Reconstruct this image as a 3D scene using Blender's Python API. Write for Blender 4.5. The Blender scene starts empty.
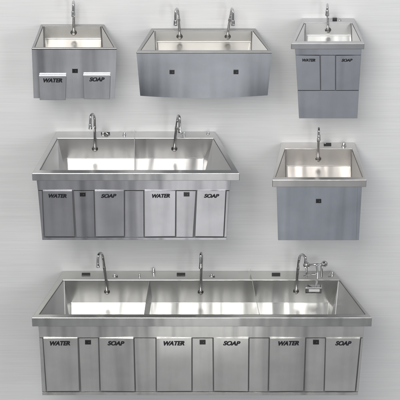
import bpy, bmesh, math, random
from mathutils import Vector, Matrix
random.seed(4)
sc = bpy.context.scene
COL = sc.collection

# ------------------------------------------------------------------ camera
PITCH = math.radians(35); DIST = 20.0; F = 2000.0
FW = Vector((0, math.cos(PITCH), -math.sin(PITCH)))
UP = Vector((0, math.sin(PITCH), math.cos(PITCH)))
CAM = -FW * DIST
cd = bpy.data.cameras.new('camera'); cam = bpy.data.objects.new('camera', cd)
COL.objects.link(cam); cam.location = CAM
cam.rotation_euler = (math.radians(90) - PITCH, 0, 0)
cd.sensor_width = 36; cd.lens = 36 * F / 400; cd.clip_end = 200
sc.camera = cam

def ray(px, py):
    return FW + Vector((1, 0, 0)) * ((px - 200) / F) - UP * ((py - 200) / F)
def at_d(px, py, d):                 # point a distance d in front of the wall
    r = ray(px, py); t = (-d - CAM.y) / r.y
    return CAM + r * t
def at_z(px, py, z):                 # point at a height
    r = ray(px, py); t = (z - CAM.z) / r.z
    return CAM + r * t
def pt(px, d, z):                    # point of known depth and height
    p = Vector((0, -d, z)); k = (p - CAM).dot(FW)
    p.x = (px - 200) / F * k
    return p

# ------------------------------------------------------------------ materials
def nodes(name):
    m = bpy.data.materials.new(name); m.use_nodes = True
    return m, m.node_tree.nodes, m.node_tree.links, m.node_tree.nodes['Principled BSDF']

def steel(name, base, rough=0.3, grain='z', wave=0.02, seed=0.0, fine=0.00012, metal=1.0, clean=False):
    """Brushed stainless steel: fine grain along one axis, slow waves of the sheet."""
    m, N, L, b = nodes(name)
    b.inputs['Metallic'].default_value = metal
    tc = N.new('ShaderNodeTexCoord')
    def noise(scale, detail, off=0.0, rough_=0.5):
        mp = N.new('ShaderNodeMapping'); mp.inputs['Scale'].default_value = scale
        mp.inputs['Location'].default_value = (seed + off, seed * 1.7 + off, seed * .3)
        n = N.new('ShaderNodeTexNoise'); n.inputs['Scale'].default_value = 1.0
        n.inputs['Detail'].default_value = detail; n.inputs['Roughness'].default_value = rough_
        L.new(tc.outputs['Object'], mp.inputs[0]); L.new(mp.outputs[0], n.inputs['Vector'])
        return n
    g = {'z': (520, 520, 9), 'x': (9, 520, 520)}[grain]
    fineN = noise(g, 3)
    slow = noise({'z': (3.2, .2, .2), 'x': (3.4, .3, .3)}[grain], 2, 3.1)
    smudge = noise((5, 5, 5), 2, 9.0, .5)
    bp = N.new('ShaderNodeBump'); bp.inputs['Distance'].default_value = wave; bp.inputs['Strength'].default_value = 1
    L.new(slow.outputs['Fac'], bp.inputs['Height'])
    bp2 = N.new('ShaderNodeBump'); bp2.inputs['Distance'].default_value = fine; bp2.inputs['Strength'].default_value = .6
    L.new(fineN.outputs['Fac'], bp2.inputs['Height']); L.new(bp.outputs[0], bp2.inputs['Normal'])
    L.new(bp2.outputs[0], b.inputs['Normal'])
    mr = N.new('ShaderNodeMapRange'); mr.inputs['To Min'].default_value = rough - .03; mr.inputs['To Max'].default_value = rough + .05
    
    if not clean: L.new(smudge.outputs['Fac'], mr.inputs[0])
    L.new(mr.outputs[0], b.inputs['Roughness'])
    cr = N.new('ShaderNodeMix'); cr.data_type = 'RGBA'
    cr.inputs['A'].default_value = (*[c * .94 for c in base], 1); cr.inputs['B'].default_value = (*[min(1, c * 1.06) for c in base], 1)
    L.new(fineN.outputs['Fac'], cr.inputs['Factor'])
    film = noise((2.2, 2.2, 3.1), 3, 5.5, .5); fr = N.new('ShaderNodeMapRange')      # dull film left by wiping
    fr.inputs['From Min'].default_value = .35; fr.inputs['From Max'].default_value = .65; fr.inputs['To Min'].default_value = .91; fr.inputs['To Max'].default_value = 1.04
    if not clean: L.new(film.outputs['Fac'], fr.inputs[0])
    else: fr.inputs[0].default_value = .58
    sc_ = N.new('ShaderNodeVectorMath'); sc_.operation = 'SCALE'
    L.new(cr.outputs['Result'], sc_.inputs[0]); L.new(fr.outputs[0], sc_.inputs['Scale']); L.new(sc_.outputs[0], b.inputs['Base Color'])
    return m

def plain(name, col, rough=.4, metal=0.0):
    m, N, L, b = nodes(name)
    b.inputs['Base Color'].default_value = (*col, 1); b.inputs['Roughness'].default_value = rough
    b.inputs['Metallic'].default_value = metal
    n = N.new('ShaderNodeTexNoise'); n.inputs['Scale'].default_value = 60
    mr = N.new('ShaderNodeMapRange'); mr.inputs['To Min'].default_value = max(.02, rough - .04); mr.inputs['To Max'].default_value = rough + .05
    L.new(n.outputs['Fac'], mr.inputs[0]); L.new(mr.outputs[0], b.inputs['Roughness'])
    return m

CHROME = plain('polished_chrome', (.5, .5, .505), .06, 1)
SATIN = plain('satin_steel', (.8, .8, .79), .45, .5)
CHROMED = plain('dark_chrome', (.16, .155, .15), .16, 1)
BLACK = plain('black_sensor_glass', (.006, .006, .007), .15)
INK = plain('black_lettering', (.008, .008, .011), .45)
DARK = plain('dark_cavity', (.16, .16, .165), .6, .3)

def wall_material():
    m, N, L, b = nodes('brushed_aluminium_wall')
    b.inputs['Metallic'].default_value = .15; b.inputs['Roughness'].default_value = .5
    tc = N.new('ShaderNodeTexCoord')
    def noise(scale, detail, loc=(0, 0, 0)):
        mp = N.new('ShaderNodeMapping'); mp.inputs['Scale'].default_value = scale; mp.inputs['Location'].default_value = loc
        n = N.new('ShaderNodeTexNoise'); n.inputs['Scale'].default_value = 1; n.inputs['Detail'].default_value = detail
        L.new(tc.outputs['Object'], mp.inputs[0]); L.new(mp.outputs[0], n.inputs['Vector']); return n
    a = noise((1.3, 1, 75), 5); c = noise((.45, 1, 9), 3, (4, 0, 2)); e = noise((3, 1, 300), 2, (1, 0, 7))
    def math_(op, x, y):
        q = N.new('ShaderNodeMath'); q.operation = op
        for i, v in enumerate((x, y)):
            if isinstance(v, (int, float)): q.inputs[i].default_value = v
            else: L.new(v, q.inputs[i])
        return q.outputs[0]
    s = math_('ADD', math_('MULTIPLY', a.outputs['Fac'], .45), math_('MULTIPLY', c.outputs['Fac'], .18))
    s = math_('ADD', s, math_('MULTIPLY', e.outputs['Fac'], .37))
    cr = N.new('ShaderNodeValToRGB')
    cr.color_ramp.elements[0].position = .36; cr.color_ramp.elements[0].color = (.61, .61, .613, 1)
    cr.color_ramp.elements[1].position = .64; cr.color_ramp.elements[1].color = (.70, .70, .70, 1)
    L.new(s, cr.inputs[0]); L.new(cr.outputs[0], b.inputs['Base Color'])
    bp = N.new('ShaderNodeBump'); bp.inputs['Distance'].default_value = .0006; bp.inputs['Strength'].default_value = .5
    L.new(s, bp.inputs['Height']); L.new(bp.outputs[0], b.inputs['Normal'])
    return m

# ------------------------------------------------------------------ mesh helpers
class Sink:
    def __init__(s, origin): s.o = origin; s.root = None; s.seed = 0
def build(name, bm, mat, parent, origin, bevel=0.0, seg=2, smooth=False, split=False):
    bmesh.ops.remove_doubles(bm, verts=bm.verts, dist=1e-6)
    bmesh.ops.recalc_face_normals(bm, faces=bm.faces)
    if split: bmesh.ops.split_edges(bm, edges=[e for e in bm.edges if len(e.link_faces) == 2 and e.calc_face_angle(0) > .5])
    if bevel:
        es = [e for e in bm.edges if len(e.link_faces) == 2 and e.calc_face_angle(0) > .35]
        bmesh.ops.bevel(bm, geom=es, offset=bevel, segments=seg, profile=.5, affect='EDGES', clamp_overlap=True)
    me = bpy.data.meshes.new(name)
    for v in bm.verts: v.co -= origin
    if smooth:
        for f in bm.faces: f.smooth = True
    bm.to_mesh(me); bm.free(); me.materials.append(mat)
    o = bpy.data.objects.new(name, me); COL.objects.link(o)
    if parent is not None: o.parent = parent
    return o
def face(bm, *ps):
    return bm.faces.new([bm.verts.new(p) for p in ps])
def hexa(bm, f, b):                   # f, b: 4 corners front and back
    F_ = [bm.verts.new(p) for p in f]; B_ = [bm.verts.new(p) for p in b]
    bm.faces.new(F_); bm.faces.new(B_[::-1])
    for i in range(4):
        j = (i + 1) % 4; bm.faces.new((F_[i], B_[i], B_[j], F_[j]))
def plate_bm(corners, d, t):          # 4 px corners at depth d, thickness t towards the wall
    bm = bmesh.new(); f = [at_d(x, y, d) for x, y in corners]
    hexa(bm, f, [p + Vector((0, t, 0)) for p in f]); return bm
def spline(P, n=8):
    out = []; Q = [P[0] * 2 - P[1]] + P + [P[-1] * 2 - P[-2]]
    for i in range(1, len(Q) - 2):
        a, b, c, d = Q[i - 1:i + 3]
        for k in range(n):
            t = k / n
            out.append(.5 * ((2 * b) + (c - a) * t + (2 * a - 5 * b + 4 * c - d) * t * t + (3 * b - a - 3 * c + d) * t ** 3))
    out.append(P[-1]); return out
def tube(bm, P, R, n=14, smooth=True, cap=True):
    if not isinstance(R, (list, tuple)): R = [R] * len(P)
    if smooth:
        m = len(P); P2 = spline(P); R = [R[min(m - 1, int(i / 8))] * (1 - (i / 8 % 1)) + R[min(m - 1, int(i / 8) + 1)] * (i / 8 % 1) for i in range(len(P2))]; P = P2
    rings = []; t0 = (P[1] - P[0]).normalized(); u = t0.orthogonal().normalized()
    for i, p in enumerate(P):
        t = (P[min(i + 1, len(P) - 1)] - P[max(i - 1, 0)]).normalized()
        u = (u - t * u.dot(t)).normalized(); v = t.cross(u)
        rings.append([bm.verts.new(p + (u * math.cos(a) + v * math.sin(a)) * R[i]) for a in [2 * math.pi * k / n for k in range(n)]])
    for a, b in zip(rings, rings[1:]):
        for k in range(n): bm.faces.new((a[k], a[(k + 1) % n], b[(k + 1) % n], b[k]))
    if cap: bm.faces.new(rings[0][::-1]); bm.faces.new(rings[-1])
def lathe(bm, base, axis, prof, n=20):   # prof: (along, radius)
    tube(bm, [base + axis * a for a, r in prof], [max(r, 1e-4) for a, r in prof], n, smooth=False)
def V(*a): return Vector(a)

# ------------------------------------------------------------------ the sink builder
def letters(word, cx, cy, w, h, d, S, parent, name='lettering'):
    cu = bpy.data.curves.new('t', 'FONT'); cu.body = word; cu.size = 1; cu.shear = .28; cu.offset = .032; cu.extrude = .02
    o = bpy.data.objects.new('t', cu); COL.objects.link(o)
    bpy.context.view_layer.update()
    me = bpy.data.meshes.new_from_object(o.evaluated_get(bpy.context.evaluated_depsgraph_get()))
    bpy.data.objects.remove(o)
    xs = [v.co.x for v in me.vertices]; ys = [v.co.y for v in me.vertices]
    x0, x1, y0, y1 = min(xs), max(xs), min(ys), max(ys)
    a = at_d(cx - w / 2, cy + h / 2, d); b = at_d(cx + w / 2, cy - h / 2, d)
    for v in me.vertices:
        X = a.x + (v.co.x - x0) / (x1 - x0) * (b.x - a.x); Z = a.z + (v.co.y - y0) / (y1 - y0) * (b.z - a.z)
        v.co = Vector((X, -d - v.co.z * .04 - .0006, Z)) - S.o
    bm = bmesh.new(); n = len(me.vertices); dx = (b.x - a.x) * .011
    for k in (-1, 0, 1):              # three struck impressions make the heavy weight
        me.transform(Matrix.Translation((dx * k, -.00012 * (k + 1), 0))); bm.from_mesh(me)
        me.transform(Matrix.Translation((-dx * k, .00012 * (k + 1), 0)))
    bm.to_mesh(me); bm.free()
    me.name = name; me.materials.clear(); me.materials.append(INK)
    t = bpy.data.objects.new(name, me); COL.objects.link(t); t.parent = parent

def sensor(S, x, y, d, w=6, h=4.2):
    bm = plate_bm([(x - w / 2, y - h / 2), (x + w / 2, y - h / 2), (x + w / 2, y + h / 2), (x - w / 2, y + h / 2)], d + .006, .008)
    o = build('sensor', bm, BLACK, S.root, S.o, .002)
    bm = bmesh.new(); c = at_d(x + .9, y, d + .006); lathe(bm, c, V(0, -1, 0), [(-.002, .007), (.0015, .007), (.0025, .004)], 16)
    build('sensor_lens', bm, CHROMED, o, S.o, smooth=False)

def faucet(S, fl, top, out, reach=.16, r=.0105, d0=None, midx=None, head=True):
    """fl, top, out: px of the wall flange, apex and outlet."""
    d0 = S.dback if d0 is None else d0
    d1 = d0 + .04
    P = [at_d(*fl, d0), at_d(fl[0], fl[1] - .6, d0 + .028), at_d(fl[0] + (top[0] - fl[0]) * .08, fl[1] - 4, d1)]
    rx = top[0] if midx is None else midx
    n = 3
    for k in range(1, n + 1):
        t = k / n; P.append(at_d(fl[0] + (rx - fl[0]) * t, (fl[1] - 4) + (top[1] + 5 - fl[1] + 4) * t, d1))
    P.append(at_d(rx + (out[0] - rx) * .18, top[1] + 1.2, d1 + reach * .18))
    P.append(at_d(rx + (out[0] - rx) * .55, top[1] + .2, d1 + reach * .55))
    P.append(at_d(rx + (out[0] - rx) * .92, top[1] + 2.6, d1 + reach * .92))
    P.append(at_d(out[0], out[1] - 5.5, d1 + reach)); P.append(at_d(*out, d1 + reach))
    bm = bmesh.new(); tube(bm, P, r)
    f = build('faucet', bm, CHROME, S.root, S.o, smooth=True)
    bm = bmesh.new(); lathe(bm, at_d(*fl, d0), V(0, -1, 0), [(0, .03), (.008, .03), (.013, .024), (.03, .018), (.032, .012)])
    build('flange', bm, CHROMED, f, S.o)
    bm = bmesh.new(); z = V(0, 0, -1); b = P[-1]
    lathe(bm, b, z, [(-.045, .0115), (-.04, .015), (-.008, .016), (-.004, .018), (.012, .018), (.014, .012)])
    build('aerator', bm, CHROME, f, S.o)
    # collar where the spout swivels
    bm = bmesh.new(); c = P[4]; ax = (P[5] - P[3]).normalized()
    lathe(bm, c - ax * .015, ax, [(0, r), (.003, .0155), (.03, .0155), (.033, r)])
    build('swivel_collar', bm, CHROME, f, S.o)

def make(label, O, I, fasc, floorq, body, mat, rimmat, bowlmat, crease=None, inset=.0, Dback=.002, bodyd=.03, floory=None, back=None, seam=None):
    """O, I: px corners BL, BR, FR, FL of the outer and inner rim; fasc: px y of the lip's lower edge;
    floorq: px x of the floor BL, BR, FR, FL; body: px corners TL, TR, BR, BL of the front."""
    z0 = at_d(*O[0], Dback).z
    o3 = [pt(O[0][0], Dback, z0), pt(O[1][0], Dback, z0), at_z(*O[2], z0), at_z(*O[3], z0)]
    dF = max(-o3[2].y, -o3[3].y)
    for k in (2, 3): o3[k] = pt(O[k][0], dF, z0)
    i3 = [at_z(x, y, z0) for x, y in I]
    org = Vector(((o3[0].x + o3[1].x) / 2, 0, z0))
    S = Sink(org); S.dF = dF; S.z0 = z0; S.dback = -i3[0].y + .012; S.db = dF - bodyd
    e = bpy.data.objects.new('scrub_sink', None); COL.objects.link(e); e.location = org; e.empty_display_size = .1
    e['label'] = label; e['category'] = 'sink'; e['group'] = 'steel scrub sinks hung on the brushed metal wall'
    S.root = e
    # rim: ring on top, lip outside, underside back to the cabinet
    zl = at_d(O[3][0], fasc, dF).z
    bm = bmesh.new()
    top_o = [bm.verts.new(p) for p in o3]; top_i = [bm.verts.new(p) for p in i3]
    low_o = [bm.verts.new((p.x, p.y, zl)) for p in o3]; low_i = [bm.verts.new((p.x, p.y, zl)) for p in i3]
    for k in range(4):
        j = (k + 1) % 4
        bm.faces.new((top_o[k], top_o[j], top_i[j], top_i[k])); bm.faces.new((top_o[j], top_o[k], low_o[k], low_o[j]))
        bm.faces.new((low_o[j], low_o[k], low_i[k], low_i[j])); bm.faces.new((top_i[k], top_i[j], low_i[j], low_i[k]))
    build('rim', bm, rimmat, e, org, .006, 3)
    # bowl: walls set 2 mm in from the rim's opening
    cx = sum((p.x for p in i3)) / 4
    w3 = [V(p.x + (.003 if p.x < cx else -.003), p.y + (-.003 if k < 2 else .003), z0 - .004) for k, p in enumerate(i3)]
    db_ = -w3[0].y; df_ = -w3[2].y
    zf = at_d(200, floory, db_ + .03).z
    fl = [pt(floorq[0], db_ + .03, zf), pt(floorq[1], db_ + .03, zf), pt(floorq[2], df_ - .03, zf), pt(floorq[3], df_ - .03, zf)]
    bm = bmesh.new(); W = [bm.verts.new(p) for p in w3]; Fv = [bm.verts.new(p) for p in fl]
    bm.faces.new((W[0], W[1], Fv[1], Fv[0])); bm.faces.new((W[2], W[3], Fv[3], Fv[2])); bm.faces.new(Fv)
    if crease:
        CL = bm.verts.new(pt(crease[0], df_ - .03, zf + .05)); CR = bm.verts.new(pt(crease[1], df_ - .03, zf + .05))
        bm.faces.new((W[3], W[0], CL)); bm.faces.new((W[0], Fv[0], Fv[3], CL)); bm.faces.new((W[3], CL, Fv[3]))
        bm.faces.new((W[1], W[2], CR)); bm.faces.new((W[1], CR, Fv[2], Fv[1])); bm.faces.new((CR, W[2], Fv[2]))
    else:
        bm.faces.new((W[3], W[0], Fv[0], Fv[3])); bm.faces.new((W[1], W[2], Fv[2], Fv[1]))
    bmesh.ops.remove_doubles(bm, verts=bm.verts, dist=1e-6)
    bmesh.ops.recalc_face_normals(bm, faces=bm.faces)
    bmesh.ops.reverse_faces(bm, faces=bm.faces)
    es = [q for q in bm.edges if len(q.link_faces) == 2 and (not crease or (all(abs(v.co.z - zf) < .001 for v in q.verts)))]
    bmesh.ops.bevel(bm, geom=es, offset=.006, segments=3, profile=.5, affect='EDGES', clamp_overlap=True)
    me = bpy.data.meshes.new('bowl')
    for v in bm.verts: v.co -= org
    for f in bm.faces: f.smooth = True
    bm.to_mesh(me); bm.free(); me.materials.append(bowlmat)
    me.shade_flat() if hasattr(me, 'shade_flat') else None
    ob = bpy.data.objects.new('bowl', me); COL.objects.link(ob); ob.parent = e
    S.body = body; S.zl = zl
    if seam:                          # welded seams down the bowl's back corners
        for k in (0, 1):
            tgt = pt(crease[k], df_ - .03, zf + .05) if crease else fl[3 - k]
            bm = bmesh.new(); a_ = w3[k] + V(0, -.008, -.004) + V(.008 * (1 - 2 * k), 0, 0)
            tube(bm, [a_, a_.lerp(tgt, .97)], seam[0], 8, smooth=False); build('corner_seam', bm, seam[1], ob, org)
    return S

def cabinet(S, corners, d, mat, name='cabinet', backx=None, dback=.003):
    """carcass from the front plane at depth d to the wall; its back as wide as the rim's back."""
    f = [at_d(x, y, d) for x, y in corners]
    f[0].z = f[1].z = min(f[0].z, S.zl - .003)
    k = backx
    b = []
    for i, p in enumerate(f):
        x = pt(k[0] if i in (0, 3) else k[1], dback, S.z0).x
        b.append(V(x, -dback, p.z))
    bm = bmesh.new(); hexa(bm, f, b)
    bm.faces.ensure_lookup_table()
    tf = max(bm.faces, key=lambda q: q.calc_center_median().z); bmesh.ops.delete(bm, geom=[tf], context='FACES_ONLY')
    return build(name, bm, mat, S.root, S.o, .002)

def plate(S, name, corners, d, t, mat, bevel=.002, parent=None):
    return build(name, plate_bm(corners, d, t), mat, parent or S.root, S.o, bevel, 2)

def quad(xa, xb, xc, xd, y0, y1): return [(xa, y0), (xb, y0), (xd, y1), (xc, y1)]

def switch_box(S, x, y, w, h):        # low black rocker on the deck
    z = S.z0
    a = [at_z(x - w / 2, y - h / 2, z), at_z(x + w / 2, y - h / 2, z), at_z(x + w / 2, y + h / 2, z), at_z(x - w / 2, y + h / 2, z)]
    bm = bmesh.new(); hexa(bm, [p + V(0, 0, .010) for p in a], [p + V(0, 0, -.001) for p in a])
    build('deck_switch', bm, BLACK, S.root, S.o, .002)
def valve(S, x, y, r=.014, h=.03, mat=None, spout=0):
    bm = bmesh.new(); p = at_z(x, y, S.z0 - .001)
    lathe(bm, p, V(0, 0, 1), [(0, r * 1.5), (.006, r * 1.5), (.008, r), (h, r), (h + .006, r * .7)])
    if spout:
        q = p + V(0, 0, h * .8); tube(bm, [q, q + V(spout * .6, -.01, .006), q + V(spout, -.02, -.004)], r * .45)
    build('deck_valve', bm, mat or CHROME, S.root, S.o)

# ================================================================== wall
bm = bmesh.new(); hexa(bm, [V(-7, 0, 7), V(7, 0, 7), V(7, 0, -7), V(-7, 0, -7)], [V(-7, .1, 7), V(7, .1, 7), V(7, .1, -7), V(-7, .1, -7)])
wall = build('wall', bm, wall_material(), None, V(0, 0, 0)); wall['kind'] = 'structure'

# ================================================================== sink materials
NEUT = (.66, .66, .655); COOL = (.52, .55, .59); WARM = (.57, .56, .54); LAV = (.47, .47, .49)
def kit(seed, front, rim=NEUT, bowl=NEUT, wave=.022, br=.25, metal=.95):
    return (steel('brushed_steel_front', front, .22, 'z', wave * .8, seed),
            steel('brushed_steel_rim', rim, .24, 'x', wave * .5, seed + 2, .00006),
            steel('brushed_steel_bowl', bowl, br, 'x', wave * 1.5, seed + 5, .00005, metal, True),
            steel('brushed_steel_door', front, .2, 'z', wave * .55, seed + 8))

# ---- top left: small two-panel knee sink
f, r, b, dr = kit(1.3, (.60, .61, .63), (.34, .34, .34), WARM)
S = make('small square steel sink at the top left with two projecting WATER and SOAP panels',
         [(40.8, 24.3), (104.2, 24.3), (117.2, 48.5), (31.4, 48.5)], [(43, 25.9), (101.8, 25.9), (113.8, 47), (34.8, 47)],
         49.6, (45.5, 101.4, 100, 47), None, f, r, b, crease=(44.3, 102.6), seam=(.006, CHROMED), floory=38.8, bodyd=.004)
cabinet(S, [(31.7, 49), (116.9, 49), (114.8, 98.3), (33.6, 98.3)], S.db, f, 'apron', (42, 103))
for nm, x0, x1, y0, y1, cx, cy, w in (('WATER', 38.6, 66.4, 75.9, 100.3, 52.8, 80.4, 18.5), ('SOAP', 82.8, 110.6, 75.3, 99.3, 97, 79.4, 15)):
    d = S.db + .026
    o = plate(S, 'push_panel', quad(x0, x1, x0 + 1, x1 - .6, y0, y1), d, .0245, dr, .005)
    letters(nm, cx, cy, w, 4.0, d, S, o)
sensor(S, 75, 71, S.db, 5.6, 4.2)
faucet(S, (73.7, 32.3), (73.8, 1.5), (73.2, 15), .13, .0125)

# ---- top middle: long plain sink with a bowed apron
f, r, b, dr = kit(7.1, (.55, .575, .61), (.34, .34, .34), WARM, .012)
S = make('wide plain steel trough sink, top middle, two faucets and no doors on its front',
         [(151.3, 28.3), (255.5, 28.3), (272.3, 52.2), (136, 52.2)], [(154, 30.4), (252.8, 30.4), (268, 50), (141, 50)],
         53.4, (157.5, 250, 248, 159), None, f, r, b, crease=(155.6, 251.3), seam=(.004, CHROMED), floory=42, bodyd=.004)
TL, TR, BR, BL = (136.4, 52.8), (271.9, 52.8), (267.6, 95.3), (140.2, 95.8)
bm = bmesh.new(); nx, nz = 48, 12; rows = []
for j in range(nz + 1):
    row = []
    for i in range(nx + 1):
        u, v = i / nx, j / nz
        x = (TL[0] * (1 - v) + BL[0] * v) * (1 - u) + (TR[0] * (1 - v) + BR[0] * v) * u
        y = (TL[1] * (1 - v) + BL[1] * v) * (1 - u) + (TR[1] * (1 - v) + BR[1] * v) * u
        p = at_d(x, y, S.db); bow = 4 * u * (1 - u) * v
        row.append(bm.verts.new((p.x, p.y - .040 * bow, min(p.z, S.zl - .002) - .002 * bow)))
    rows.append(row)
for j in range(nz):
    for i in range(nx): bm.faces.new((rows[j][i], rows[j][i + 1], rows[j + 1][i + 1], rows[j + 1][i]))
bk = [[bm.verts.new((pt(152.5 + (254.5 - 152.5) * i / nx, .003, S.z0).x, -.003, rows[j][i].co.z)) for i in range(nx + 1)] for j in (0, nz)]
for i in range(nx):
    bm.faces.new((rows[nz][i], rows[nz][i + 1], bk[1][i + 1], bk[1][i]))
bm.faces.new([rows[j][0] for j in range(nz + 1)] + [bk[1][0], bk[0][0]]); bm.faces.new([rows[j][nx] for j in range(nz, -1, -1)] + [bk[0][nx], bk[1][nx]])
for q in bm.faces: q.smooth = True
build('apron', bm, f, S.root, S.o, split=True)
sensor(S, 172, 72.2, S.db + .012, 5, 4.2); sensor(S, 236, 72.2, S.db + .012, 5, 4.2)
faucet(S, (179.6, 36.3), (178.2, 8.5), (175.4, 24), .12, .0115)
faucet(S, (227.7, 36.3), (231, 8.5), (233, 24), .12, .0115)

# ---- top right: tall single cabinet
f, r, b, dr = kit(12.4, (.47, .49, .53), (.52, .52, .53), NEUT, .02)
S = make('tall narrow steel sink cabinet, top right, two doors above a deep lower panel',
         [(302.3, 18.2), (354, 18.2), (364.7, 43.6), (291, 43.6)], [(304.3, 22.6), (352, 22.6), (361, 41), (295.7, 41)],
         49.4, (307, 350.5, 350, 307), None, f, r, b, crease=(304.8, 352), seam=(.004, DARK), floory=35.5, bodyd=.04)
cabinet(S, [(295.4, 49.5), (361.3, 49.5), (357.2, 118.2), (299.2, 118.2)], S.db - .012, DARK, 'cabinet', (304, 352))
plate(S, 'apron', quad(295, 361.6, 295.5, 361.2, 48.5, 55), S.db, .02, f)
for nm, xs, cx, w in (('WATER', (295.6, 319.6, 297.6, 320.2), 308.8, 13), ('SOAP', (336, 361.2, 336, 358.9), 347, 11)):
    o = plate(S, 'door', quad(*xs, 55.6, 90.2), S.db + .004, .02, dr)
    letters(nm, cx, 60.2, w, 2.8, S.db + .004, S, o)
plate(S, 'control_panel', quad(320.7, 335.2, 321, 335.2, 55.6, 90.2), S.db - .002, .015, f)
plate(S, 'lower_panel', quad(297.6, 358.9, 299, 357.4, 90.9, 118.4), S.db, .02, f)
faucet(S, (328, 29.8), (327.6, 4.2), (327.2, 14), .11, .010)
switch_box(S, 334.8, 19.6, 4.5, 2); valve(S, 340, 20, .008, .01)

# ---- middle left: double sink
f, r, b, dr = kit(3.7, LAV, (.53, .53, .53), (.55, .545, .54), .026, metal=.95)
S = make('two-station steel sink at middle left with four doors and one divider in its bowl',
         [(56, 131.6), (215, 131.6), (239.8, 173.5), (31.8, 173.5)], [(57.4, 138.2), (213.4, 138.2), (232, 169.8), (40.2, 169.8)],
         180.8, (67, 203.5, 201, 69), None, f, r, b, crease=(59.5, 210), floory=158.3, bodyd=.06)
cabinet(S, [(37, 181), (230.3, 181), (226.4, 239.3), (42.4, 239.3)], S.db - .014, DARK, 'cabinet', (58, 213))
plate(S, 'apron', quad(36.5, 230.8, 37.8, 229.8, 179.5, 190.3), S.db, .02, f)
plate(S, 'base_rail', quad(42, 226.8, 42.3, 226.5, 237.6, 240), S.db, .02, f)
y0, y1 = 191, 237
for xs in ((37.9, 41.9, 42, 43.9), (124.9, 143.5, 124.9, 143.7), (226.5, 229.7, 224.2, 226.8)):
    plate(S, 'filler_panel', quad(*xs, y0, y1), S.db - .002, .015, f)
for xs, cx in (((73.8, 93.7, 76.4, 94.9), 82.7), ((176.4, 195.8, 176.2, 192.8), 186.6)):
    plate(S, 'control_panel', quad(*xs, y0, y1), S.db - .001, .015, f); sensor(S, cx, 194.6, S.db - .001, 5.8, 4)
for nm, xs, cx, w in (('WATER', (42.6, 72.2, 44.6, 74.6), 57.6, 17), ('SOAP', (94.5, 124, 95.6, 124.2), 108.7, 14.5),
                      ('WATER', (144.3, 175.6, 144.6, 175.2), 161, 17), ('SOAP', (197, 225.7, 195, 223.4), 211.6, 14.5)):
    o = plate(S, 'door', quad(*xs, y0, y1 - .5), S.db + .011, .03, dr, .003)
    letters(nm, cx, 195.9, w + .6, 3.8, S.db + .011, S, o)
faucet(S, (95, 148.5), (93, 114), (90.3, 127.5), .13, .0125, midx=94.5)
faucet(S, (174.3, 148.5), (179, 115.5), (179.8, 131), .13, .0125, midx=177.3)
switch_box(S, 105.5, 133.8, 9, 2); valve(S, 103, 134.2, .012, .02, spout=.05); valve(S, 124.3, 134.8, .012, .025); valve(S, 184, 135, .009, .03, spout=-.03); valve(S, 208, 133.4, .012, .01)
# divider
def divider(S, xb, xf, top=.02, lean=0.0, yb=None, name='divider', t=.004, spike=0.0):
    d0 = -at_z(xb, yb[0], S.z0).y; d1 = -at_z(xf, yb[1], S.z0).y
    n = 8; bm = bmesh.new(); L_ = []
    zb = S.z0 - .20
    for i in range(n + 1):
        u = i / n; d = d0 + (d1 - d0) * u; x = xb + (xf - xb) * u
        zt = S.z0 + top + spike * (1 - u) ** 3
        p = pt(x, d, S.z0); p.z = zt; q = p.copy(); q.z = zb; q.y = max(q.y, -(d1 - .06)); q.x += lean
        p.x -= lean * .15
        L_.append([bm.verts.new(p - V(t / 2, 0, 0)), bm.verts.new(p + V(t / 2, 0, 0)), bm.verts.new(q + V(t / 2, 0, 0)), bm.verts.new(q - V(t / 2, 0, 0))])
    for a, b_ in zip(L_, L_[1:]):
        for k in range(4): bm.faces.new((a[k], a[(k + 1) % 4], b_[(k + 1) % 4], b_[k]))
    bm.faces.new(L_[0]); bm.faces.new(L_[-1][::-1])
    build(name, bm, r, S.root, S.o)
divider(S, 134.5, 134.6, .008, 0, (133, 170), spike=.03)

# ---- middle right: single plain sink
f, r, b, dr = kit(21.5, (.47, .50, .55), (.60, .585, .57), (.64, .62, .60), .018)
S = make('single steel sink at middle right with plain bluish front and one small black sensor',
         [(281.2, 142.6), (354.6, 142.6), (366.8, 180), (272.3, 180)], [(285, 148.8), (352, 148.8), (362.5, 177), (275.5, 177)],
         187.2, (286.8, 350, 349, 288), None, f, r, b, crease=(285.6, 351.3), seam=(.003, DARK), floory=166, bodyd=.035)
cabinet(S, [(276.6, 186.5), (357.6, 186.5), (356.2, 240.3), (278, 240.3)], S.db, f, 'apron', (283, 352))
plate(S, 'side_panel', quad(357.4, 362, 356, 358.9, 185.5, 240.2), S.db - .03, .02, f)
sensor(S, 318.6, 201.3, S.db, 5.4, 3.8)
faucet(S, (318.2, 158.6), (318.6, 128), (318.9, 139), .11, .011)
switch_box(S, 327.5, 144.6, 7.5, 2); valve(S, 325, 144.4, .01, .012); valve(S, 343.8, 145.5, .018, .03); 

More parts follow.
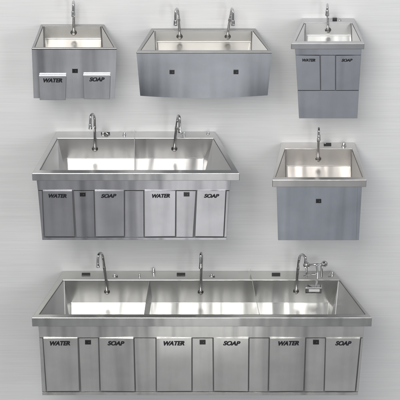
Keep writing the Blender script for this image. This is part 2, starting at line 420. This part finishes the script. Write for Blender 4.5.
# ---- bottom: three-station sink
f, r, b, dr = kit(30.2, (.65, .645, .62), (.50, .50, .485), (.55, .55, .54), .028, metal=.95)
S = make('long three-station steel sink at the bottom with six doors and a two-handle mixer',
         [(62.6, 271), (333.6, 271), (372.2, 317.8), (31.6, 317.8)], [(62.6 + .6, 280), (339.4, 280), (365, 314.2), (39.5, 314.2)],
         326.6, (71, 329, 327, 72), None, f, r, b, crease=(65.5, 334), seam=(.0035, SATIN), floory=302.8, bodyd=.06)
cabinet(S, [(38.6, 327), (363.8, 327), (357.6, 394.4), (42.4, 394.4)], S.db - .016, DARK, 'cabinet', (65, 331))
plate(S, 'apron', quad(38.2, 364.2, 39.4, 363.2, 325.5, 337.7), S.db, .02, f)
plate(S, 'base_rail', quad(42, 358.2, 42.4, 357.6, 392.4, 395.2), S.db, .02, f)
y0, y1 = 338.4, 391.6
for xs in ((39.5, 42.5, 42, 46), (134.4, 155.6, 135.8, 155.9), (249.4, 268.9, 249, 267.8), (361, 363.2, 356, 358.4)):
    plate(S, 'filler_panel', quad(*xs, y0, y1), S.db - .002, .015, f)
for xs, cx in (((79, 98.2, 81.2, 99.6), 88), ((192.5, 212.6, 192.6, 213), 202.6), ((306.3, 325.2, 304.6, 323.6), 316)):
    plate(S, 'control_panel', quad(*xs, y0, y1), S.db - .001, .015, f); sensor(S, cx, 342.4, S.db - .001, 6, 4.4)
for nm, xs, cx, w in (('WATER', (43.2, 77.6, 46.8, 79.2), 60, 19), ('SOAP', (99.1, 133.4, 100.6, 134.8), 116, 16),
                      ('WATER', (156.4, 191.6, 156.8, 191.6), 174, 20), ('SOAP', (213.5, 248.5, 214, 248), 231.8, 16.5),
                      ('WATER', (269.8, 305.4, 268.9, 303.4), 288.6, 20), ('SOAP', (326, 360.2, 324.6, 355), 343.4, 15.5)):
    o = plate(S, 'door', quad(*xs, y0, y1 - .4), S.db + .011, .03, dr, .003)
    letters(nm, cx, 343.3, w + .6, 4.4, S.db + .011, S, o)
faucet(S, (107, 291.5), (101, 253), (97.8, 266), .14, .0135, midx=103)
faucet(S, (200.6, 291.8), (201.6, 253), (200.6, 267), .13, .0135, midx=201.8)
faucet(S, (296, 291), (302.5, 254.5), (305.6, 263.5), .14, .0135, midx=299)
for x in (86, 181, 276): switch_box(S, x, 274.6, 8.5, 2.4)
for x in (114.5, 211.5): valve(S, x, 275.4, .016, .012, spout=.03)
valve(S, 139.5, 276, .008, .03); valve(S, 332.5, 274, .012, .03, spout=-.04); valve(S, 306, 275, .014, .02); valve(S, 153.5, 270.5 + 1.8, .012, .05)
S_r = r
divider(S, 149.5, 144.6, .006, .022, (281, 314.3))
divider(S, 250.5, 259.6, .010, .036, (273.5, 314.3), spike=.05)
# two-handle mixer with a box-shaped spray head
d = S.dback
bm = bmesh.new(); pL = at_d(306.5, 265, d + .05); pR = at_d(324.5, 264, d + .05); pM = at_d(316.6, 264.5, d + .06)
tube(bm, [pL, pR], .011, smooth=False)
tube(bm, [pM, at_d(317.4, 272, d + .09), at_d(317, 280, d + .13), at_d(315, 287.5, d + .16)], .011)
tube(bm, [at_d(304, 276, d + .02), at_d(309, 274, d + .05), at_d(317, 273.6, d + .08)], .011)
tube(bm, [pL, at_d(306.5, 271, d + .03), at_d(306.3, 277, d)], .011); tube(bm, [at_d(321.5, 264, d + .05), at_d(321.6, 271, d + .02), at_d(321.5, 277, d)], .011)
mx = build('mixer_tap', bm, CHROME, S.root, S.o, smooth=True)
for p in (pL, pR):
    bm = bmesh.new(); lathe(bm, p + V(0, .028, 0), V(0, -1, 0), [(0, .012), (.006, .026), (.02, .033), (.036, .033), (.048, .024), (.052, .01)])
    build('handle', bm, CHROME, mx, S.o, smooth=False)
bm = bmesh.new(); c = at_d(313.8, 289.3, d + .18)
f4 = [c + V(-.085, 0, .018), c + V(.085, 0, .018), c + V(.08, 0, -.062), c + V(-.085, 0, -.062)]
hexa(bm, f4, [p + V(0, .06, 0) for p in f4]); sh = build('spray_head', bm, CHROME, mx, S.o, .01, 3)
bm = bmesh.new(); f5 = [c + V(-.05, -.006, -.004), c + V(.06, -.006, -.004), c + V(.058, -.006, -.03), c + V(-.05, -.006, -.03)]
hexa(bm, f5, [p + V(0, .008, 0) for p in f5]); build('spray_plate', bm, SATIN, mx, S.o, .002)

# turn each door slightly with its lettering, added so their reflected tones differ
for o in [q for q in bpy.data.objects if q.name.split('.')[0] == 'door']:
    k = random.choice((-1, 1)) * random.uniform(.012, .032)
    xs = [v.co.x for v in o.data.vertices]; xc = (min(xs) + max(xs)) / 2
    for m_ in [o] + list(o.children):
        for v in m_.data.vertices: v.co.y += k * (v.co.x - xc)

# ================================================================== light
w = bpy.data.worlds.new('World'); sc.world = w; w.use_nodes = True
N = w.node_tree.nodes; L = w.node_tree.links; bg = N['Background']
tc = N.new('ShaderNodeTexCoord'); sep = N.new('ShaderNodeSeparateXYZ'); L.new(tc.outputs['Generated'], sep.inputs[0])
mr = N.new('ShaderNodeMapRange'); mr.inputs['From Min'].default_value = -1; mr.inputs['From Max'].default_value = 1
L.new(sep.outputs['Z'], mr.inputs[0])
cr = N.new('ShaderNodeValToRGB'); e = cr.color_ramp.elements
e[0].position = 0; e[0].color = (.2, .205, .22, 1); e[1].position = 1; e[1].color = (1, 1, 1, 1)
q = e.new(.22); q.color = (.345, .35, .36, 1); q = e.new(.45); q.color = (.68, .685, .69, 1); q = e.new(.6); q.color = (.85, .85, .85, 1)
L.new(mr.outputs[0], cr.inputs[0])
# soft dark and light vertical bands added to streak the steel's reflections
mp = N.new('ShaderNodeMapping'); mp.inputs['Scale'].default_value = (5, 5, .6); L.new(tc.outputs['Generated'], mp.inputs[0])
nz_ = N.new('ShaderNodeTexNoise'); nz_.inputs['Scale'].default_value = 1; nz_.inputs['Detail'].default_value = 1; L.new(mp.outputs[0], nz_.inputs['Vector'])
m2 = N.new('ShaderNodeMapRange'); m2.inputs['From Min'].default_value = .35; m2.inputs['From Max'].default_value = .65
m2.inputs['To Min'].default_value = .5; m2.inputs['To Max'].default_value = 1.5; L.new(nz_.outputs['Fac'], m2.inputs[0])
mm = N.new('ShaderNodeVectorMath'); mm.operation = 'SCALE'; L.new(cr.outputs[0], mm.inputs[0]); L.new(m2.outputs[0], mm.inputs['Scale'])
ab = N.new('ShaderNodeMath'); ab.operation = 'ABSOLUTE'; L.new(sep.outputs['X'], ab.inputs[0])
xr = N.new('ShaderNodeValToRGB'); e = xr.color_ramp.elements      # bright central lobe, dark either side, added for the steel to reflect
e[0].position = .06; e[0].color = (1.15, 1.15, 1.15, 1); e[1].position = 1; e[1].color = (.6, .6, .6, 1)
q = e.new(.17); q.color = (.5, .5, .5, 1); q = e.new(.27); q.color = (.13, .14, .155, 1); q = e.new(.42); q.color = (.6, .6, .6, 1)
L.new(ab.outputs[0], xr.inputs[0])
m4 = N.new('ShaderNodeVectorMath'); m4.operation = 'MULTIPLY'; L.new(mm.outputs[0], m4.inputs[0]); L.new(xr.outputs[0], m4.inputs[1])
L.new(m4.outputs[0], bg.inputs['Color']); bg.inputs['Strength'].default_value = 1.2

def area(name, loc, target, size, power, col=(1, 1, 1)):
    l = bpy.data.lights.new(name, 'AREA'); l.shape = 'RECTANGLE'; l.size, l.size_y = size; l.energy = power; l.color = col
    o = bpy.data.objects.new(name, l); COL.objects.link(o); o.location = loc
    o.rotation_euler = (Vector(target) - Vector(loc)).to_track_quat('-Z', 'Y').to_euler()
area('key_softbox', (-2.8, -10, 10.6), (0, 0, -1.2), (6.5, 6), 1480, (1, .985, .96))
area('fill_softbox', (5, -9, 4), (0, 0, 0), (2, 4), 200, (.93, .97, 1))
area('low_strip_softbox', (.05, -4.4, -2.3), (.1, -.4, .2), (1.1, 3.0), 8, (1, .99, .97))  # unseen strip lamp added low in front, to brighten the steel fronts

sc.view_settings.view_transform = 'Standard'; sc.view_settings.look = 'None'; sc.view_settings.gamma = 1; sc.view_settings.exposure = 0
